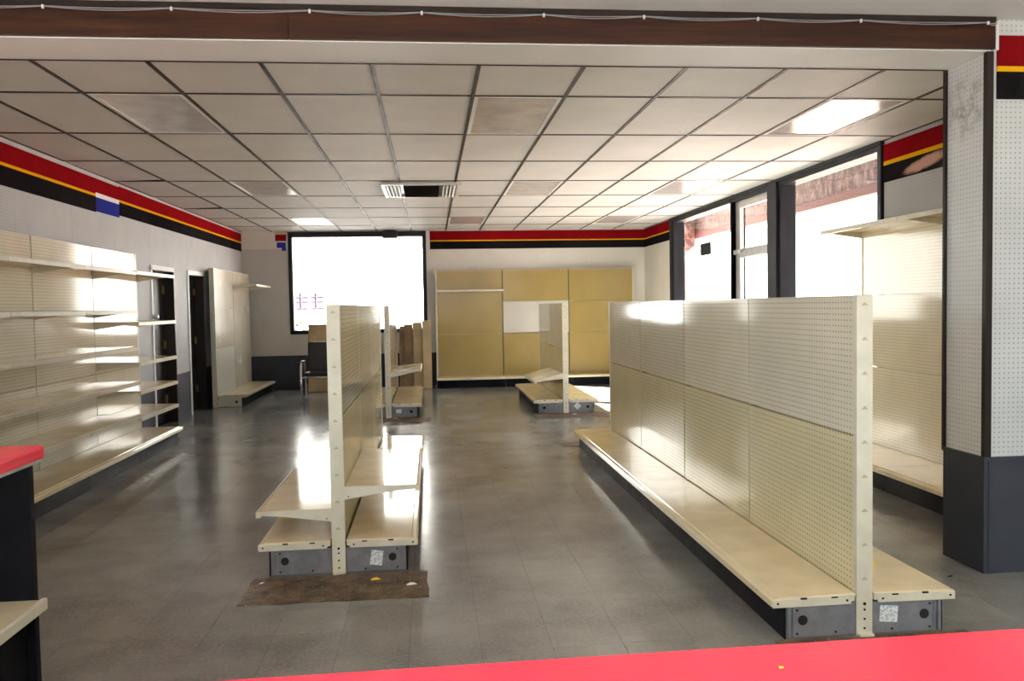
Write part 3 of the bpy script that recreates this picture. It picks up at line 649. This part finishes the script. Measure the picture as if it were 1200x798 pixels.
# right wall unit behind the pillar
run('wall_shelving', 'cream pegboard wall unit with a high shelf behind the right-hand pillar', 'shelving', (XR - 0.12, 4.60, 0), 0, 2, 1.2, 2.06, (-1,), 0.52,
    [(0, -1, 2.03, 0.37, 0), (1, -1, 2.03, 0.37, 0)], splits=lambda k, s: [(0.15, 0.845, 'cream_peg'), (0.848, 1.46, 'cream_peg'), (1.463, 2.05, 'cream_peg')])
# back wall unit: three bays
def bsplit(k, s):
    if k == 0: return [(0.15, 0.93, 'tan_peg'), (0.933, 1.66, 'tan_peg'), (1.663, 2.065, 'tan_peg')]
    if k == 1: return [(0.15, 0.93, 'tan_peg'), (0.94, 1.50, 'white_hard'), (1.505, 2.065, 'tan_peg')]
    return [(0.15, 0.93, 'tan_peg'), (0.933, 1.50, 'tan_peg'), (1.503, 2.065, 'tan_peg')]
run('wall_shelving', 'tan three-bay pegboard unit standing along the back wall', 'shelving', (0.095, YB - 0.10, 0), -90, 3, 1.205, 2.075, (1,), 0.40,
    [(0, 1, 1.72, 0.34, 0)], splits=bsplit)

# ------------------------------------------------------------------ counters
ct = tag(empty('checkout_counter', (-1.9, 3.1, 0)), 'black counter with red top and cream shelf at the left edge', 'counter'); ct['_off'] = [-1.9, 3.1, 0]
box('end_panel', (-2.6, -1.44), (3.10, 3.13), (0, 0.89), 'black', ct)
box('back_panel', (-2.6, -2.57), (1.6, 3.10), (0, 0.89), 'black', ct)
top = box('counter_top', (-2.65, -1.405), (1.55, 3.15), (0.895, 0.945), 'red_top', ct, 0.012)
box('edge_strip', (-2.6, -1.42), (1.6, 3.14), (0.882, 0.895), 'alu', ct)
box('base_shelf', (-2.57, -1.42), (1.6, 3.10), (0.36, 0.39), 'deck', ct)
box('shelf_lip', (-1.42, -1.40), (1.6, 3.115), (0.352, 0.394), 'cream_edge', ct, 0.006)
box('kick_plate', (-1.50, -1.47), (1.6, 3.10), (0, 0.35), 'black', ct)
c2 = tag(empty('checkout_counter', (0.6, 0.75, 0)), 'glossy red counter top across the bottom right foreground', 'counter'); c2['_off'] = [0.6, 0.75, 0]
o = prism('counter_top', [(-1.2, 0.42), (2.4, 0.42), (2.4, 1.105), (-1.2, 1.055)], 2, 0.905, 0.95, 'red_top', c2, (-0.6, -0.75, 0))
box('front_panel', (-1.15, 2.35), (1.0, 1.02), (0, 0.904), 'black', c2); box('end_panel', (2.30, 2.35), (0.46, 1.0), (0, 0.904), 'black', c2); box('end_panel', (-1.15, -1.10), (0.46, 1.0), (0, 0.904), 'black', c2)
box('inner_shelf', (-1.10, 2.30), (0.5, 1.0), (0.45, 0.47), 'deck', c2)
tag(raw('paint_chip', [(0, 0, 0), (0.006, 0.001, 0), (0.007, 0.006, 0), (0.001, 0.007, 0), (0.003, 0.003, 0.0012)], [(0, 1, 4), (1, 2, 4), (2, 3, 4), (3, 0, 4), (3, 2, 1, 0)], 'yellow_scrap', None, (0.436, 1.005, 0.9503)), 'tiny pale chip lying on the red counter', 'chip')

# ------------------------------------------------------------------ smaller things
# ceiling air vent
vx0, vx1, vy0, vy1 = -0.51, 0.37, 9.22, 10.26
vt = tag(empty('air_vent', ((vx0 + vx1) / 2, (vy0 + vy1) / 2, ZC - 0.006)), 'metal air vent with louvred ends in the ceiling', 'vent'); vt['_off'] = list(vt.location)
z0, z1 = ZC - 0.055, ZC - 0.006
for x, y in (((vx0, vx1), (vy0, vy0 + 0.05)), ((vx0, vx1), (vy1 - 0.05, vy1)), ((vx0, vx0 + 0.04), (vy0 + 0.05, vy1 - 0.05)), ((vx1 - 0.04, vx1), (vy0 + 0.05, vy1 - 0.05))): box('frame', x, y, (z0 + 0.02, z1), 'vent_white', vt)
box('back_plate', (vx0 + 0.04, vx1 - 0.04), (vy0 + 0.05, vy1 - 0.05), (z1 - 0.008, z1), 'dark_metal', vt)
for k in range(4):
    for sx, x in ((1, vx0 + 0.065 + k * 0.04), (-1, vx1 - 0.065 - k * 0.04)):
        box('louvre', (x - 0.015, x + 0.015), (vy0 + 0.06, vy1 - 0.06), (z0 + 0.018, z0 + 0.021), 'vent_white', vt, rot=(0, R(40 * sx), 0))
for k in range(5):
    y = vy0 + 0.14 + k * 0.19
    box('louvre', (vx0 + 0.24, vx1 - 0.24), (y - 0.03, y + 0.03), (z0 + 0.018, z0 + 0.021), 'dark_metal', vt, rot=(R(35), 0, 0))
# cable on the brown board
cb = tag(empty('cable', (0, BY0 - 0.03, 2.78)), 'thin grey cable clipped along the brown beam board', 'cable')
clips = [-2.25, -1.68, -1.13, -0.52, -0.01, 0.56, 1.04, 1.60, 2.12, 2.78]
for off in (0.0, -0.007):
    pts = []
    for a, b in zip([XL] + clips, clips + [2.83]):
        for q in range(6):
            f = q / 6; pts.append((a + (b - a) * f, -0.006, 0.004 + off * (0.3 + math.sin(math.pi * f)) - 0.006 * math.sin(math.pi * f)))
    pts.append((2.83, -0.006, 0.004))
    tube('strand', pts, 0.0023, 'cable', cb, 6)
for x in clips: box('cable_clip', (x - 0.005, x + 0.005), (-0.011, 0.0), (-0.008, 0.009), 'clip', cb, 0.002)
# floor strips where shelving has been removed
def grime(label, x0, x1, y0, y1, skew=0.0, holes=0):
    n = 26; pts = []
    for k in range(n): f = k / n; pts.append((x0 + (x1 - x0) * f + skew * 0, y0 + random.uniform(-.008, .008)))
    for k in range(6): f = k / 6; pts.append((x1 + random.uniform(-.01, .01) + skew * f, y0 + (y1 - y0) * f))
    for k in range(n): f = k / n; pts.append((x1 + skew + (x0 - x1) * f, y1 + random.uniform(-.008, .008)))
    for k in range(6): f = k / 6; pts.append((x0 + skew * (1 - f) + random.uniform(-.01, .01), y1 + (y0 - y1) * f))
    return tag(prism('floor_patch', pts, 2, 0.0003, 0.003, 'grime'), label, 'floor patch', 'grimy strips under the gondolas')
grime('brown grimy floor strip in front of the near left gondola', -0.955, -0.04, 4.035, 4.44)
grime('dark grimy floor strip under the near end of the long right gondola', 1.40, 2.25, 3.10, 3.29)
grime('brown grimy floor strip in front of the short back right gondola', 1.32, 2.25, 10.25, 10.72)
grime('brown grimy floor strip in front of the half-hidden back left gondola', -0.75, -0.03, 10.35, 10.74)
grime('dark patch of worn floor at the far foot of the long right gondola', 1.30, 1.75, 8.15, 8.5)
def scrap(label, x, y, z, s, mat, an=0, nm='paper_scrap'):
    v = [(-s, -s * .4, 0), (s, -s * .5, 0), (s * .9, s * .45, 0), (-s * .8, s * .5, 0), (-s * .2, 0, s * .35), (s * .4, .1 * s, s * .25)]
    f = [(0, 1, 5, 4), (1, 2, 5), (2, 3, 4, 5), (3, 0, 4), (3, 2, 1, 0)]
    return tag(raw(nm, v, f, mat, None, (x, y, z), (0, 0, R(an))), label, 'litter', 'litter scraps')
scrap('yellow scrap lying on the brown floor strip', -0.315, 4.335, 0.0032, 0.026, 'yellow_scrap', 20)
scrap('crumpled white scrap lying on the brown floor strip', -0.125, 4.23, 0.0032, 0.028, 'white_scrap', 15)
scrap('tiny white scrap at the left end of the brown floor strip', -0.90, 4.36, 0.0032, 0.014, 'white_scrap', 60)
scrap('tiny yellow scrap on the floor by the half-hidden back gondola', -0.47, 10.66, 0.0032, 0.035, 'yellow_scrap', 10)
scrap('tiny white scrap on the floor strip before the short back gondola', 1.84, 10.6, 0.0032, 0.03, 'white_scrap', 40)
scrap('yellow scrap lying on the right deck of the long gondola', 2.05, 3.66, 0.1812, 0.022, 'yellow_scrap', 30)
scrap('dark crumb on the floor between the long gondola and the pillar', 2.62, 3.95, 0.0002, 0.018, 'black', 30, 'crumb')
# leaning boards and planks at the back
def lean(name, label, x0, x1, ybase, top, th, mat, tilt, cat='board', group=None, yaw=0):
    t = tag(empty(name, ((x0 + x1) / 2, ybase, 0)), label, cat, group)
    t.rotation_euler = (R(-tilt), 0, R(yaw))
    L_ = top / math.cos(R(tilt)); hw = (x1 - x0) / 2
    z0_ = th * math.sin(R(tilt)) + 0.001
    box('face_sheet', (-hw, hw), (0, th), (z0_, L_), mat, t)
    box('turned_edge', (-hw, -hw + 0.012), (-0.03, 0), (z0_ + 0.03, L_), 'brown_board', t)
    return t
lean('plank', 'brown board leaning under the back window, leftmost of the row', -0.55, -0.465, 14.55, 1.10, 0.03, 'brown_board', 11, 'plank', 'planks leaning on the back wall')
lean('plank', 'darker tan plank leaning under the back window, second from left in the row', -0.463, -0.315, 14.53, 1.13, 0.02, 'brown_board', 11, 'plank', 'planks leaning on the back wall')
lean('plank', 'tan plank leaning under the back window, third from left in the row', -0.313, -0.152, 14.51, 1.16, 0.02, 'tan_board', 11, 'plank', 'planks leaning on the back wall')
lean('plank', 'pale tan plank leaning beside the back pegboard unit, rightmost of the row', -0.15, 0.01, 14.50, 1.19, 0.02, 'tan_board2', 11, 'plank', 'planks leaning on the back wall')
lean('leaning_panel', 'wide tan panel leaning under the back window behind the chair', -2.11, -1.58, 14.45, 1.16, 0.025, 'tan_board', 12)
# chair
chx, chy = -1.70, 13.0
ch = tag(empty('chair', (chx, chy, 0)), 'dark brown chair with chrome frame near the back window', 'chair')
box('seat', (-0.225, 0.225), (-0.20, 0.24), (0.40, 0.46), 'seat_brown', ch, 0.02)
bk = box('backrest', (-0.225, 0.225), (0.24, 0.28), (0.46, 0.91), 'seat_brown', ch, 0.018); bk.rotation_euler = (R(-6), 0, 0)
for s in (-1, 1):
    x = s * 0.265
    tube('side_frame', [(x, -0.24, 0.012), (x, -0.235, 0.30), (x, -0.22, 0.56), (x, -0.18, 0.60), (x, 0.10, 0.60), (x, 0.20, 0.58), (x, 0.25, 0.30), (x, 0.27, 0.012)], 0.017, 'chrome', ch, 10)
    box('arm_pad', (x - 0.022, x + 0.022), (-0.16, 0.12), (0.612, 0.632), 'seat_brown', ch, 0.006)
tube('cross_tube', [(-0.265, -0.20, 0.385), (0.265, -0.20, 0.385)], 0.012, 'chrome', ch, 10)
tube('cross_tube', [(-0.265, 0.235, 0.385), (0.265, 0.235, 0.385)], 0.012, 'chrome', ch, 10)

for o in bpy.data.objects:
    if '_off' in o: del o['_off']
